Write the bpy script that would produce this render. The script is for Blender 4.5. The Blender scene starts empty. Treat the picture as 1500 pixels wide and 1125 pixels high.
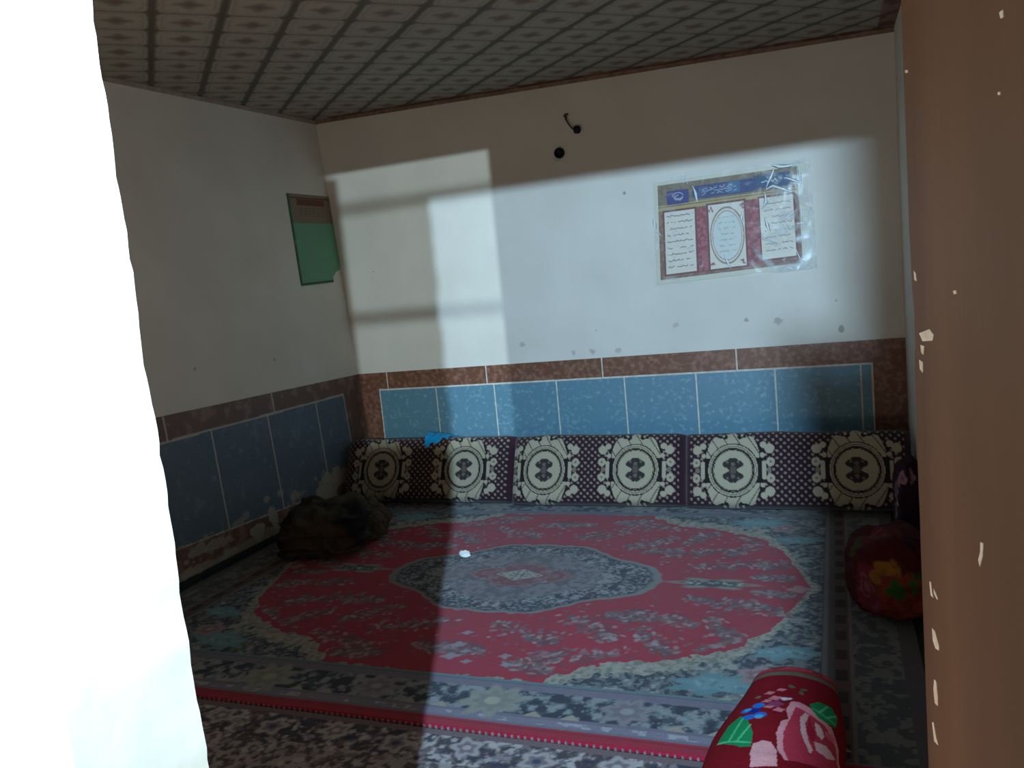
import bpy, math, random
import numpy as np
from mathutils import Matrix, Vector
rng = np.random.RandomState(7); random.seed(7)
SC = bpy.context.scene; COL = SC.collection

# ------------------------------------------------------------------ camera model
FOC = 1200.0
pitch, yaw, roll_ = .121, .383, -.096
CAM = np.array([3.304, -5.110, 1.398])
def _basis():
    cz, sz = math.cos(yaw), math.sin(yaw); cp, sp = math.cos(pitch), math.sin(pitch)
    f = np.array([-sz*cp, cz*cp, -sp]); r = np.array([cz, sz, 0.]); u = np.cross(r, f)
    cr, sr = math.cos(roll_), math.sin(roll_)
    return cr*r+sr*u, -sr*r+cr*u, f
RT, UP, FW = _basis()
def ray(px, py): return FW + RT*(px-750)/FOC - UP*(py-562.5)/FOC
def at(px, py, axis, val):
    d = ray(px, py); return CAM + d*(val-CAM[axis])/d[axis]
def at_plane(px, py, p0, n):
    d = ray(px, py); return CAM + d*(np.dot(np.array(p0)-CAM, n)/np.dot(d, n))
cam = bpy.data.cameras.new('camera'); cam.sensor_width = 36; cam.lens = FOC/1500*36; cam.clip_start = .02
co = bpy.data.objects.new('camera', cam); COL.objects.link(co)
m = Matrix.Identity(4)
for i in range(3): m[i][0] = RT[i]; m[i][1] = UP[i]; m[i][2] = -FW[i]; m[i][3] = CAM[i]
co.matrix_world = m; SC.camera = co
SC.view_settings.view_transform = 'Standard'; SC.view_settings.look = 'None'
SC.view_settings.gamma = 1; SC.view_settings.exposure = 0; SC.view_settings.use_curve_mapping = False

# ------------------------------------------------------------------ helpers
def lin(c):
    c = np.array(c, float)/255.; return np.where(c <= .04045, c/12.92, ((c+.055)/1.055)**2.4)
_tab = np.random.RandomState(3).rand(256, 256)
def vn(x, y, s, seed=0):
    x = np.asarray(x)/s+seed*17.3+500; y = np.asarray(y)/s+seed*9.1+500
    xi = np.floor(x).astype(int); yi = np.floor(y).astype(int); fx = x-xi; fy = y-yi
    fx = fx*fx*(3-2*fx); fy = fy*fy*(3-2*fy)
    g = lambda a, b: _tab[a % 256, b % 256]
    return (g(xi, yi)*(1-fx)+g(xi+1, yi)*fx)*(1-fy)+(g(xi, yi+1)*(1-fx)+g(xi+1, yi+1)*fx)*fy
def fbm(x, y, s, seed=0, o=4): return sum(vn(x, y, s/2**k, seed+k)*.5**k for k in range(o))/sum(.5**k for k in range(o))
def ss(a, b, x): t = np.clip((x-a)/(b-a), 0, 1); return t*t*(3-2*t)

def nodes(name, rough=.8, spec=.3):
    mt = bpy.data.materials.new(name); mt.use_nodes = True; nt = mt.node_tree
    b = nt.nodes['Principled BSDF']; b.inputs['Roughness'].default_value = rough
    b.inputs['Specular IOR Level'].default_value = spec
    return mt, nt, b
def N(nt, t, **kw):
    n = nt.nodes.new(t)
    for k, v in kw.items(): setattr(n, k, v)
    return n
def noise_mat(name, c1, c2, scale=8, rough=.85, spec=.3, bump=.0, bscale=60, detail=6, stretch=(1, 1, 1), lo=.35, hi=.65, metal=0):
    mt, nt, b = nodes(name, rough, spec); L = nt.links
    tc = N(nt, 'ShaderNodeTexCoord'); mp = N(nt, 'ShaderNodeMapping'); mp.inputs['Scale'].default_value = stretch
    L.new(tc.outputs['Object'], mp.inputs['Vector'])
    no = N(nt, 'ShaderNodeTexNoise'); no.inputs['Scale'].default_value = scale; no.inputs['Detail'].default_value = detail
    L.new(mp.outputs[0], no.inputs['Vector'])
    cr = N(nt, 'ShaderNodeValToRGB'); cr.color_ramp.elements[0].position = lo; cr.color_ramp.elements[1].position = hi
    cr.color_ramp.elements[0].color = (*lin(c1), 1); cr.color_ramp.elements[1].color = (*lin(c2), 1)
    L.new(no.outputs['Fac'], cr.inputs[0]); L.new(cr.outputs[0], b.inputs['Base Color']); b.inputs['Metallic'].default_value = metal
    if bump:
        n2 = N(nt, 'ShaderNodeTexNoise'); n2.inputs['Scale'].default_value = bscale; n2.inputs['Detail'].default_value = 5
        L.new(mp.outputs[0], n2.inputs['Vector'])
        bp = N(nt, 'ShaderNodeBump'); bp.inputs['Strength'].default_value = bump; bp.inputs['Distance'].default_value = .01
        L.new(n2.outputs['Fac'], bp.inputs['Height']); L.new(bp.outputs[0], b.inputs['Normal'])
    return mt
def vc_mat(name, rough=.9, spec=.2, bump=0, bscale=300, grain=.15, gscale=400, sheen=0):
    mt, nt, b = nodes(name, rough, spec); L = nt.links
    at_ = N(nt, 'ShaderNodeAttribute', attribute_name='weave')
    tc = N(nt, 'ShaderNodeTexCoord'); no = N(nt, 'ShaderNodeTexNoise'); no.inputs['Scale'].default_value = gscale
    no.inputs['Detail'].default_value = 3
    L.new(tc.outputs['Object'], no.inputs['Vector'])
    mr = N(nt, 'ShaderNodeMapRange'); mr.inputs[1].default_value = .3; mr.inputs[2].default_value = .7
    mr.inputs[3].default_value = 1-grain; mr.inputs[4].default_value = 1+grain
    L.new(no.outputs['Fac'], mr.inputs[0])
    vm = N(nt, 'ShaderNodeVectorMath', operation='SCALE'); L.new(at_.outputs['Color'], vm.inputs[0]); L.new(mr.outputs[0], vm.inputs['Scale'])
    L.new(vm.outputs[0], b.inputs['Base Color'])
    if bump:
        n2 = N(nt, 'ShaderNodeTexNoise'); n2.inputs['Scale'].default_value = bscale
        L.new(tc.outputs['Object'], n2.inputs['Vector'])
        bp = N(nt, 'ShaderNodeBump'); bp.inputs['Strength'].default_value = bump; bp.inputs['Distance'].default_value = .004
        L.new(n2.outputs['Fac'], bp.inputs['Height']); L.new(bp.outputs[0], b.inputs['Normal'])
    if sheen: b.inputs['Sheen Weight'].default_value = sheen
    return mt

def link(name, me, mats, parent=None, smooth=False):
    o = bpy.data.objects.new(name, me); COL.objects.link(o)
    for m_ in (mats if isinstance(mats, (list, tuple)) else [mats]): me.materials.append(m_)
    if parent: o.parent = parent
    if smooth: me.polygons.foreach_set('use_smooth', [True]*len(me.polygons))
    return o
def tag(o, label, cat, group=None, kind=None):
    o['label'] = label; o['category'] = cat
    if group: o['group'] = group
    if kind: o['kind'] = kind
    return o
def struct(o, label=None):
    o['kind'] = 'structure'
    if label: o['label'] = label
    return o
def setorigin(o, p):
    p = Vector(p); o.data.transform(Matrix.Translation(-p)); o.location = p
def raw(name, V, Fc, mats, parent=None, smooth=False, mi=None):
    me = bpy.data.meshes.new(name); me.from_pydata([tuple(map(float, v)) for v in V], [], Fc)
    if mi: me.polygons.foreach_set('material_index', mi)
    me.update(); return link(name, me, mats, parent, smooth)
def grid(name, P, col, mat, parent=None, wrap=False, smooth=True):
    """P (ny,nx,3) positions, col (ny,nx,3) linear colours; wrap joins last row to first."""
    ny, nx = P.shape[:2]
    idx = np.arange(ny*nx).reshape(ny, nx)
    if wrap: idx = np.vstack([idx, idx[:1]])
    q = np.stack([idx[:-1, :-1], idx[:-1, 1:], idx[1:, 1:], idx[1:, :-1]], -1).reshape(-1, 4)
    me = bpy.data.meshes.new(name)
    me.vertices.add(ny*nx); me.vertices.foreach_set('co', P.reshape(-1).astype(np.float32))
    me.loops.add(q.size); me.loops.foreach_set('vertex_index', q.reshape(-1).astype(np.int32))
    me.polygons.add(len(q)); me.polygons.foreach_set('loop_start', np.arange(0, q.size, 4, dtype=np.int32))
    me.polygons.foreach_set('loop_total', np.full(len(q), 4, dtype=np.int32))
    if smooth: me.polygons.foreach_set('use_smooth', np.ones(len(q), dtype=bool))
    me.update(calc_edges=True)
    if col is not None:
        a = me.color_attributes.new('weave', 'FLOAT_COLOR', 'POINT')
        c4 = np.ones((ny*nx, 4), np.float32); c4[:, :3] = col.reshape(-1, 3); a.data.foreach_set('color', c4.reshape(-1))
    me.validate()
    return link(name, me, mat, parent)
def pad(P, col, base):
    """drop a skirt around a grid sheet to give it thickness"""
    P2 = np.pad(P, ((1, 1), (1, 1), (0, 0)), 'edge'); c2 = np.pad(col, ((1, 1), (1, 1), (0, 0)), 'edge')
    for sl in (np.s_[0, :], np.s_[-1, :], np.s_[:, 0], np.s_[:, -1]):
        P2[sl] = P2[sl]+np.array(base)
    return P2, c2
def boxes(name, L, mats, parent=None, bevel=.0):
    """L: list of (lo, hi, matindex)"""
    V = []; Fc = []; mi = []
    for lo, hi, k in L:
        n = len(V)
        for z in (lo[2], hi[2]):
            for x, y in ((lo[0], lo[1]), (hi[0], lo[1]), (hi[0], hi[1]), (lo[0], hi[1])): V.append((x, y, z))
        for f in ((0, 3, 2, 1), (4, 5, 6, 7), (0, 1, 5, 4), (1, 2, 6, 5), (2, 3, 7, 6), (3, 0, 4, 7)):
            Fc.append(tuple(n+i for i in f)); mi.append(k)
    o = raw(name, V, Fc, mats, parent, mi=mi)
    if bevel:
        b = o.modifiers.new('bevel', 'BEVEL'); b.width = bevel; b.segments = 2
    return o
def prism(poly, axis_vec):
    """closed prism from a planar polygon and an extrusion vector"""
    n = len(poly); V = [np.array(p, float) for p in poly]+[np.array(p, float)+np.array(axis_vec) for p in poly]
    Fc = [tuple(range(n)), tuple(range(2*n-1, n-1, -1))]+[(i, i+n, (i+1) % n+n, (i+1) % n) for i in range(n)]
    return V, Fc
def tube(name, pts, r, mat, parent=None, seg=10):
    pts = [Vector(p) for p in pts]; V = []; Fc = []
    rr = r if isinstance(r, (list, tuple)) else [r]*len(pts)
    for i, p in enumerate(pts):
        t = (pts[min(i+1, len(pts)-1)]-pts[max(i-1, 0)]).normalized()
        a = t.cross(Vector((0.3, .2, 1))).normalized(); b = t.cross(a)
        for k in range(seg):
            w = 2*math.pi*k/seg; V.append(p+(a*math.cos(w)+b*math.sin(w))*rr[i])
    for i in range(len(pts)-1):
        for k in range(seg): Fc.append((i*seg+k, i*seg+(k+1) % seg, (i+1)*seg+(k+1) % seg, (i+1)*seg+k))
    Fc.append(tuple(range(seg-1, -1, -1))); Fc.append(tuple((len(pts)-1)*seg+k for k in range(seg)))
    return raw(name, V, Fc, mat, parent, smooth=True)

class Canvas:
    def __init__(s, x0, x1, y0, y1, res):
        s.nx = int(round((x1-x0)/res))+1; s.ny = int(round((y1-y0)/res))+1
        s.xs = np.linspace(x0, x1, s.nx); s.ys = np.linspace(y0, y1, s.ny)
        s.X, s.Y = np.meshgrid(s.xs, s.ys); s.c = np.zeros((s.ny, s.nx, 3)); s.res = res
    def fill(s, mask, col, a=1.):
        w = (np.asarray(mask, float)*a)[..., None]; s.c = s.c*(1-w)+lin(col)*w
    def win(s, cx, cy, r):
        i0 = max(0, np.searchsorted(s.xs, cx-r)); i1 = np.searchsorted(s.xs, cx+r)
        j0 = max(0, np.searchsorted(s.ys, cy-r)); j1 = np.searchsorted(s.ys, cy+r)
        return np.s_[j0:j1, i0:i1]
    def blob(s, cx, cy, rx, ry, ang, col, a=1., lobes=0, soft=.25, ph=0):
        w = s.win(cx, cy, max(rx, ry)*1.5+s.res)
        x = s.X[w]-cx; y = s.Y[w]-cy; ca, sa = math.cos(ang), math.sin(ang)
        u = (x*ca+y*sa)/rx; v = (-x*sa+y*ca)/ry; r = np.hypot(u, v)
        if lobes: r = r/(1+.2*np.cos(lobes*np.arctan2(v, u)+ph))
        m_ = (1-ss(1-soft, 1+soft, r))[..., None]*a; s.c[w] = s.c[w]*(1-m_)+lin(col)*m_
    def stroke(s, pts, wd, col, a=1.):
        for (x0, y0), (x1, y1) in zip(pts[:-1], pts[1:]):
            n = max(2, int(math.hypot(x1-x0, y1-y0)/(wd*.6)))
            for k in range(n+1):
                t = k/n; s.blob(x0+(x1-x0)*t, y0+(y1-y0)*t, wd, wd, 0, col, a)
    def poly(s, pts, col, a=1.):
        x, y = s.X, s.Y; ins = np.zeros(x.shape, bool); n = len(pts)
        for i in range(n):
            xa, ya = pts[i]; xb, yb = pts[(i+1) % n]
            if ya == yb: continue
            cr = ((ya > y) != (yb > y)) & (x < (xb-xa)*(y-ya)/(yb-ya)+xa); ins ^= cr
        s.fill(ins, col, a)
        return ins

# ------------------------------------------------------------------ room measures
cBL = at(462, 178, 1, 0.); cBR = at(1303, 42, 1, 0.)         # ceiling corners on the back wall plane y = 0
kx = (at(525, 548, 1, 0.)[0]-cBL[0])/(at(525, 548, 1, 0.)[2]-cBL[2])
LP0 = cBL.copy(); LN = np.array([1., 0., -kx])               # the slightly leaning left wall
def lw(px, py): return at_plane(px, py, LP0, LN)
def lx(z): return LP0[0]+kx*(z-LP0[2])
cL = lw(150, 112)
XR = 3.66; YF = -4.5; YO = -4.645
a_, b_ = np.linalg.solve([[cBR[0]-cBL[0], 0.], [cL[0]-cBL[0], cL[1]]], [cBR[2]-cBL[2], cL[2]-cBL[2]])
def ceil_z(x, y): return cBL[2]+a_*(x-cBL[0])+b_*y
JX = 2.678; HX_ = 3.425; LINT = 2.05

# ------------------------------------------------------------------ materials
def plaster_mat():
    mt, nt, b = nodes('plaster', .75, .25); L = nt.links
    tc = N(nt, 'ShaderNodeTexCoord'); no = N(nt, 'ShaderNodeTexNoise'); no.inputs['Scale'].default_value = 2.2; no.inputs['Detail'].default_value = 7
    L.new(tc.outputs['Object'], no.inputs['Vector'])
    cr = N(nt, 'ShaderNodeValToRGB'); cr.color_ramp.elements[0].position = .3; cr.color_ramp.elements[1].position = .7
    cr.color_ramp.elements[0].color = (*lin((214, 211, 201)), 1); cr.color_ramp.elements[1].color = (*lin((226, 223, 214)), 1)
    L.new(no.outputs['Fac'], cr.inputs[0]); cur = cr.outputs[0]
    n2 = N(nt, 'ShaderNodeTexNoise'); n2.inputs['Scale'].default_value = 38; n2.inputs['Detail'].default_value = 4
    L.new(tc.outputs['Object'], n2.inputs['Vector'])
    marks = [(547, 398, .012, .9), (545, 408, .008, .8), (914, 283, .025, .45), (873, 484, .012, .5), (1140, 471, .07, .3), (1093, 468, .035, .35),
             (990, 476, .05, .2), (1232, 482, .055, .4), (765, 505, .05, .25), (868, 515, .05, .3), (905, 513, .05, .22), (1188, 305, .018, .7),
             (1175, 240, .012, .6), (840, 517, .04, .25), (1225, 440, .02, .3), (640, 395, .01, .4), (402, 527, .03, .35), (286, 540, .03, .3)]
    for px, py, r, a in marks:
        p = at(px, py, 1, 0.) if px > 520 else lw(px, py)
        d = N(nt, 'ShaderNodeVectorMath', operation='DISTANCE'); L.new(tc.outputs['Object'], d.inputs[0]); d.inputs[1].default_value = tuple(p)
        mr = N(nt, 'ShaderNodeMapRange'); mr.inputs[1].default_value = 0; mr.inputs[2].default_value = r; mr.inputs[3].default_value = .75; mr.inputs[4].default_value = -.3
        L.new(d.outputs['Value'], mr.inputs[0])
        ad = N(nt, 'ShaderNodeMath', operation='ADD'); L.new(mr.outputs[0], ad.inputs[0]); L.new(n2.outputs['Fac'], ad.inputs[1])
        m2 = N(nt, 'ShaderNodeMapRange'); m2.inputs[1].default_value = .80; m2.inputs[2].default_value = 1.0; m2.inputs[4].default_value = min(1., a*1.5)
        L.new(ad.outputs[0], m2.inputs[0])
        mx = N(nt, 'ShaderNodeMix', data_type='RGBA'); L.new(m2.outputs[0], mx.inputs[0]); L.new(cur, mx.inputs[6])
        mx.inputs[7].default_value = (*lin((120, 116, 112)), 1); cur = mx.outputs[2]
    L.new(cur, b.inputs['Base Color'])
    n3 = N(nt, 'ShaderNodeTexNoise'); n3.inputs['Scale'].default_value = 14; n3.inputs['Detail'].default_value = 6; L.new(tc.outputs['Object'], n3.inputs['Vector'])
    bp = N(nt, 'ShaderNodeBump'); bp.inputs['Strength'].default_value = .12; bp.inputs['Distance'].default_value = .02
    L.new(n3.outputs['Fac'], bp.inputs['Height']); L.new(bp.outputs[0], b.inputs['Normal'])
    return mt
PL = plaster_mat()
ROUGHPL = noise_mat('jamb_plaster', (250, 234, 210), (255, 242, 222), 7, .9, .2, .12, 14)
BLUE = noise_mat('blue_tile', (98, 140, 160), (150, 182, 194), 38, .35, .4, 0, lo=.55, hi=.82, detail=9)
BROWN = noise_mat('brown_tile', (114, 76, 60), (160, 122, 104), 34, .35, .4, 0, lo=.45, hi=.78, detail=9)
GROUT = noise_mat('grout', (196, 192, 180), (220, 216, 206), 30, .9)
FLOORM = noise_mat('painted_cement', (34, 58, 52), (52, 76, 68), 6, .6, .3, .2)
OUTM = noise_mat('outdoor_ground', (120, 112, 100), (150, 142, 128), 5)
DOORM = noise_mat('door_paint', (99, 71, 50), (117, 85, 61), 3, .6, .2, .05, 30, stretch=(1, 1, .25))
BARE = noise_mat('bare_wood', (225, 205, 180), (245, 235, 220), 60, .6)
BLACK = noise_mat('black_plastic', (14, 14, 15), (28, 27, 27), 60, .5)
CABLE = noise_mat('cable_sheath', (70, 62, 44), (92, 84, 62), 50, .6)
FRAMEM = noise_mat('grey_steel', (70, 72, 74), (95, 97, 98), 20, .5)

# ------------------------------------------------------------------ setting
o = boxes('floor', [((-.2, YF, -.12), (XR+.1, .1, 0.), 0)], FLOORM); struct(o)
o = boxes('floor_outside', [((-1., -9., -.14), (6.5, YF, -.02), 0)], OUTM); o.name = 'floor_porch'; struct(o)
V, Fc = prism([(lx(-.1)-.1, 0, -.1), (XR+.15, 0, -.1), (XR+.15, 0, 2.8), (lx(2.8)-.1, 0, 2.8)], (0, .15, 0))
struct(raw('wall_back', V, Fc, PL))
V, Fc = prism([(lx(-.1), .12, -.1), (lx(2.85), .12, 2.85), (lx(2.85)-.15, .12, 2.85), (lx(-.1)-.15, .12, -.1)], (0, YF-.12, 0))
struct(raw('wall_left', V, Fc, PL))
struct(boxes('wall_right', [((XR, YO, -.1), (XR+.15, .12, 2.85), 0)], PL))

# ceiling : printed panels laid on the diagonal, brown-red edging
cv = Canvas(-.12, XR+.02, YO, .02, .011)
X, Y = cv.X, cv.Y
u = (X+Y+.10)/.37; v = (X-Y-2.98)/.342
fu = u-np.floor(u)-.5; fv = v-np.floor(v)-.5
cv.fill(np.ones_like(X), (104, 100, 90))
wob = .02*(vn(X, Y, .03, 2)-.5)
cell = ((np.abs(fu)*.96)**7+(np.abs(fv)*.885)**7)**(1/7)
cv.fill(1-ss(.40, .425, cell+wob), (150, 145, 132))
cv.fill((np.abs(cell-.35) < .02), (138, 131, 117))
fl = np.hypot(fu, fv)/(1+.22*np.cos(4*np.arctan2(fv, fu)))
cv.fill((1-ss(.15, .25, fl))*.7, (112, 98, 88)); cv.fill((1-ss(.08, .13, fl))*.6, (96, 76, 68))
cr_ = np.hypot(np.abs(fu)-.5, np.abs(fv)-.5); cv.fill(1-ss(.08, .13, cr_), (92, 84, 68))
cv.fill(np.abs(np.abs(fu)-.5) < .045, (84, 80, 66)); 
edge = np.minimum.reduce([XR-X, -Y, X-.0+.04])
eb = (edge < .085); cv.fill(eb & (X > .08), (96, 66, 58)); cv.fill(eb & (vn(X, Y, .05, 5) > .55) & (X > .08), (128, 96, 84))
cv.c *= .94*(.92+.16*fbm(X, Y, .5, 3))[..., None]
P = np.stack([X, Y, ceil_z(X, Y)], -1)[::-1]
CEILM = vc_mat('printed_ceiling', .7, .25, grain=.06, gscale=60)
struct(grid('ceiling', P, cv.c[::-1], CEILM, smooth=False))
struct(boxes('roof_slab', [((-.4, YO-.05, 2.88), (XR+.25, .2, 3.0), 0)], OUTM)).name = 'trim_9'
# cornice line along back wall
zc = lambda x, y: ceil_z(x, y)
V, Fc = prism([(cBL[0], -.001, zc(cBL[0], 0)), (XR, -.001, zc(XR, 0)), (XR, -.001, zc(XR, 0)-.02), (cBL[0], -.001, zc(cBL[0], 0)-.02)], (0, -.02, 0))
struct(raw('trim_3', V, Fc, noise_mat('cornice', (120, 100, 86), (150, 128, 110), 20)))
V, Fc = prism([(lx(2.6)-.01, 0, zc(0, 0)), (lx(2.6)+.014, 0, zc(0, 0)), (lx(2.6)+.014, 0, zc(0, 0)-.022), (lx(2.6)-.01, 0, zc(0, 0)-.022)], (0, -4.4, b_*-4.4))
struct(raw('trim_4', V, Fc, noise_mat('cornice_left', (150, 140, 128), (170, 160, 146), 20)))

# front wall with the doorway (thin masonry, broken plaster arris on the left reveal)
zs = np.linspace(0, LINT, 160)
def jamb_edge(z): return JX+.0015*np.sin(z*3.)+.005*(fbm(z*np.ones(1), 0*np.ones(1), .10, 4)[0]-.5)+.006*(vn(np.array([z]), np.array([0.]), .018, 6)[0]-.5)
V = []; Fc = []
for z in zs:
    e = jamb_edge(z)
    for k in range(14):
        t = k/13; y = YF+(YO-YF)*t
        V.append((e*(1-t)**2+JX*(1-(1-t)**2)+.003*(fbm(np.array([y]), np.array([z]), .08, 8)[0]-.5), y, z))
    V.append((-.1, YO, z)); V.append((-.1, YF, z))
W_ = 16
for i in range(len(zs)-1):
    for k in range(W_): Fc.append((i*W_+k, i*W_+(k+1) % W_, (i+1)*W_+(k+1) % W_, (i+1)*W_+k))
Fc.append(tuple(range(W_-1, -1, -1))); Fc.append(tuple((len(zs)-1)*W_+k for k in range(W_)))
wf = struct(raw('wall_front', V, Fc, ROUGHPL, smooth=True)); wf.data.set_sharp_from_angle(angle=.7)
struct(boxes('wall_front_right', [((HX_+.05, YO, -.1), (XR+1.4, YF, 2.88), 0)], PL))
struct(boxes('wall_front_top', [((-.3, YO, LINT), (HX_+.05, YF, 2.88), 0)], PL))

# door leaf standing open into the room, seen almost along its face
lf = np.array([3.393, -3.962]); hg = np.array([3.412, -4.60])
V = []; mi = []
dz = np.linspace(.015, 2.0, 200)
dd = (lf-hg)/np.linalg.norm(lf-hg)
nrm = np.array([dd[1], -dd[0]])                    # to the back of the leaf (+x)
def notch(z):
    s = 0
    for zc_, w, d in ((1.33, .05, .010), (1.29, .03, .016), (1.22, .05, .006), (1.05, .02, .004)): s += d*math.exp(-((z-zc_)/w)**2)
    return s
Fc = []
for z in dz:
    e = lf-dd*(notch(z)*(.7+.6*float(vn(np.array([z]), np.array([0.]), .012, 3)[0])))
    a0 = e; b0 = hg
    for p in (a0, b0, b0+nrm*.04, lf+nrm*.04): V.append((p[0], p[1], z))
for i in range(len(dz)-1):
    for k in range(4): Fc.append((i*4+k, i*4+(k+1) % 4, (i+1)*4+(k+1) % 4, (i+1)*4+k))
Fc.append((3, 2, 1, 0)); Fc.append(tuple((len(dz)-1)*4+k for k in range(4)))
door = struct(raw('door_1', V, Fc, DOORM), 'brown painted door leaf standing open')
dn = np.array([nrm[0], nrm[1], 0.])
def leaf(px, py): return at_plane(px, py, (lf[0], lf[1], 0.), dn)-dn*.0006
def chip(name, pts):
    P3 = [leaf(*p) for p in pts]; V, Fc = prism(P3, dn*.0012); return raw(name, V, Fc, BARE, door)
chips = [[(1437, 794), (1441, 796), (1440, 815), (1436, 830), (1434, 820), (1437, 808)],
         [(1366, 920), (1370, 924), (1376, 946), (1376, 953), (1371, 950), (1367, 938)],
         [(1369, 995), (1372, 998), (1374, 1022), (1374, 1034), (1370, 1030), (1368, 1010)],
         [(1362, 852), (1364, 852), (1366, 868), (1368, 876), (1364, 872)],
         [(1368, 862), (1371, 868), (1375, 878), (1373, 878), (1369, 870)],
         [(1366, 1058), (1368, 1058), (1372, 1080), (1375, 1092), (1369, 1086)],
         [(1397, 426), (1401, 425), (1402, 430), (1398, 431)],
         [(1465, 18), (1470, 14), (1471, 25), (1467, 27)], [(1463, 135), (1466, 134), (1466, 139), (1463, 139)],
         [(1326, 103), (1330, 102), (1331, 106), (1327, 107)], [(1347, 488), (1362, 482), (1368, 490), (1366, 499), (1352, 500)],
         [(1349, 505), (1354, 507), (1353, 520), (1350, 516)], [(1347, 527), (1352, 530), (1352, 546), (1348, 540)],
         [(1339, 396), (1342, 400), (1343, 412), (1340, 410)]]
for c in chips: chip('paint_chip', c)
struct(boxes('trim_5', [((HX_+.005, YO-.02, 0), (HX_+.05, YF+.01, LINT), 0), ((3.387, YO-.155, -.02), (HX_+.05, YO-.025, LINT), 0)], DOORM))   # door post, plus an unseen outer box added to cut the yard light
# unseen low wall and bars added behind the viewer to shape the yard light
AL = np.array([3.273, -5.9, 2.06]); BL = np.array([4.82, -7.99, 1.87])
def toB(z, s=6.5): return z+(BL[2]-z)*s/7.99
zl = toB(.30)
win = boxes('light_screen_1', [((3.3, -6.53, -.02), (5.2, -6.47, zl), 0)], PL); struct(win)
boxes('screen_bar', [((3.6, -6.51, toB(1.22)), (4.5, -6.49, toB(1.285)), 0)], FRAMEM, win)
boxes('screen_bar', [((3.6, -6.51, toB(2.0)), (4.5, -6.49, toB(2.06)), 0)], FRAMEM, win)

# ------------------------------------------------------------------ wainscot tiles on the back wall
tops = [557, 639, 724, 815, 914.5, 1019.4, 1135, 1260.5, 1277]
topy = [571, 567, 563, 557, 552, 548, 541.6, 534.5, 532]
bx = [at(a, b, 1, 0.) for a, b in zip(tops, topy)]
def lerp(p, q, x): return p+(q-p)*x
bt0, bt1 = at(525, 548, 1, 0.), at(1331, 494, 1, 0.)
def btop(x): return bt0[2]+(bt1[2]-bt0[2])*(x-bt0[0])/(bt1[0]-bt0[0])
def bblue(x): return bx[0][2]+(bx[8][2]-bx[0][2])*(x-bx[0][0])/(bx[8][0]-bx[0][0])
V = []; Fc = []; mi = []
def quad(x0, x1, f0, f1, k, th):
    n = len(V)
    for yy in (-th, .0):
        V.extend([(x0, yy, f0(x0)), (x1, yy, f0(x1)), (x1, yy, f1(x1)), (x0, yy, f1(x0))])
    for f in ((0, 1, 2, 3), (0, 4, 5, 1), (1, 5, 6, 2), (2, 6, 7, 3), (3, 7, 4, 0)): Fc.append(tuple(n+i for i in f)); mi.append(k)
g = .006
quad(lx(.8)+.001, XR, lambda x: 0., lambda x: btop(x)-.002, 2, .006)
for i in range(8): quad(bx[i][0]+g*.8, bx[i+1][0]-g*.8, lambda x: .13, lambda x: bblue(x)-g, 0, .009)
bj = [lx(.8)+.001, at(568, 556, 1, 0.)[0], at(713, 547, 1, 0.)[0], at(882.5, 537, 1, 0.)[0], at(1079, 525, 1, 0.)[0], at(1290, 505, 1, 0)[0]+.02, XR]
for i in range(len(bj)-1):
    gg = 0 if i in (0,) else g*.8
    g2 = 0 if i >= 4 else g*.8
    if i == 5: gg = 0
    quad(bj[i]+gg, bj[i+1]-g2, lambda x: bblue(x)+g, lambda x: btop(x), 1, .0095)
quad(lx(.8)+.001, bx[0][0]-g, lambda x: 0, lambda x: bblue(x)+g, 1, .0095)
quad(bx[8][0]+g, XR, lambda x: 0, lambda x: bblue(x)+g, 1, .0095)
quad(bx[0][0]-g, bx[8][0]+g, lambda x: 0, lambda x: .12, 1, .0095)
struct(raw('trim_1', V, Fc, [BLUE, BROWN, GROUT], mi=mi), 'blue and brown glazed wainscot tiles on the back wall')

# left wall wainscot: one painted grid (tiles, grout, peeled plaster and salts)
def LS(px, py): p = lw(px, py); return (-p[1], p[2])
T0, T1 = LS(525, 548), LS(228, 612)
B0, B1 = LS(501.6, 577.8), LS(233, 650)
js = [LS(460.5, 589)[0], LS(391, 608.8)[0], LS(308, 631)[0]]; js.append(2*js[2]-js[1]); 
for _ in range(5): js.append(js[-1]+(js[2]-js[1]))
q0, q1 = LS(404.5, 748.8), LS(327, 778.6)
F0, F1 = LS(461, 752), LS(271, 848)
print('left', T0, T1, B0, B1, js[:4], q0, q1, F0, F1)
cv = Canvas(0., 4.5, .0, .93, .0055)
S, Z = cv.X, cv.Y
ltop = T0[1]+(T1[1]-T0[1])*(S-T0[0])/(T1[0]-T0[0]); lblue = B0[1]+(B1[1]-B0[1])*(S-B0[0])/(B1[0]-B0[0])
lbot = q0[1]+(q1[1]-q0[1])*(S-q0[0])/(q1[0]-q0[0]); lbot = np.clip(lbot, .08, .25)
Z = Z/.93*ltop                                # last row follows the top line
sp = fbm(S, Z, .05, 2); 
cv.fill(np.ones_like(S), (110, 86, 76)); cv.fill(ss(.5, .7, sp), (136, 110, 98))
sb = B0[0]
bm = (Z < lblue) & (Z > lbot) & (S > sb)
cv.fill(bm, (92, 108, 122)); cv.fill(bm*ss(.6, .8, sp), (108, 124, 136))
gr = (np.abs(Z-lblue) < .006) & (S > sb-.006)
gr |= (np.abs(Z-lbot) < .004) & (S > sb)
gr |= (np.abs(S-sb) < .006) & (Z < lblue) & (Z > lbot)
for j in js: gr |= (np.abs(S-j) < .0055) & (Z < lblue) & (Z > lbot)
jb = LS(399, 590)[0]
for k in range(-1, 5):
    gr |= (np.abs(S-(jb+k*(js[2]-js[1])*1.8)) < .0055) & (Z > lblue) & (k >= 0)
cv.fill(gr, (178, 174, 164))
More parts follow.
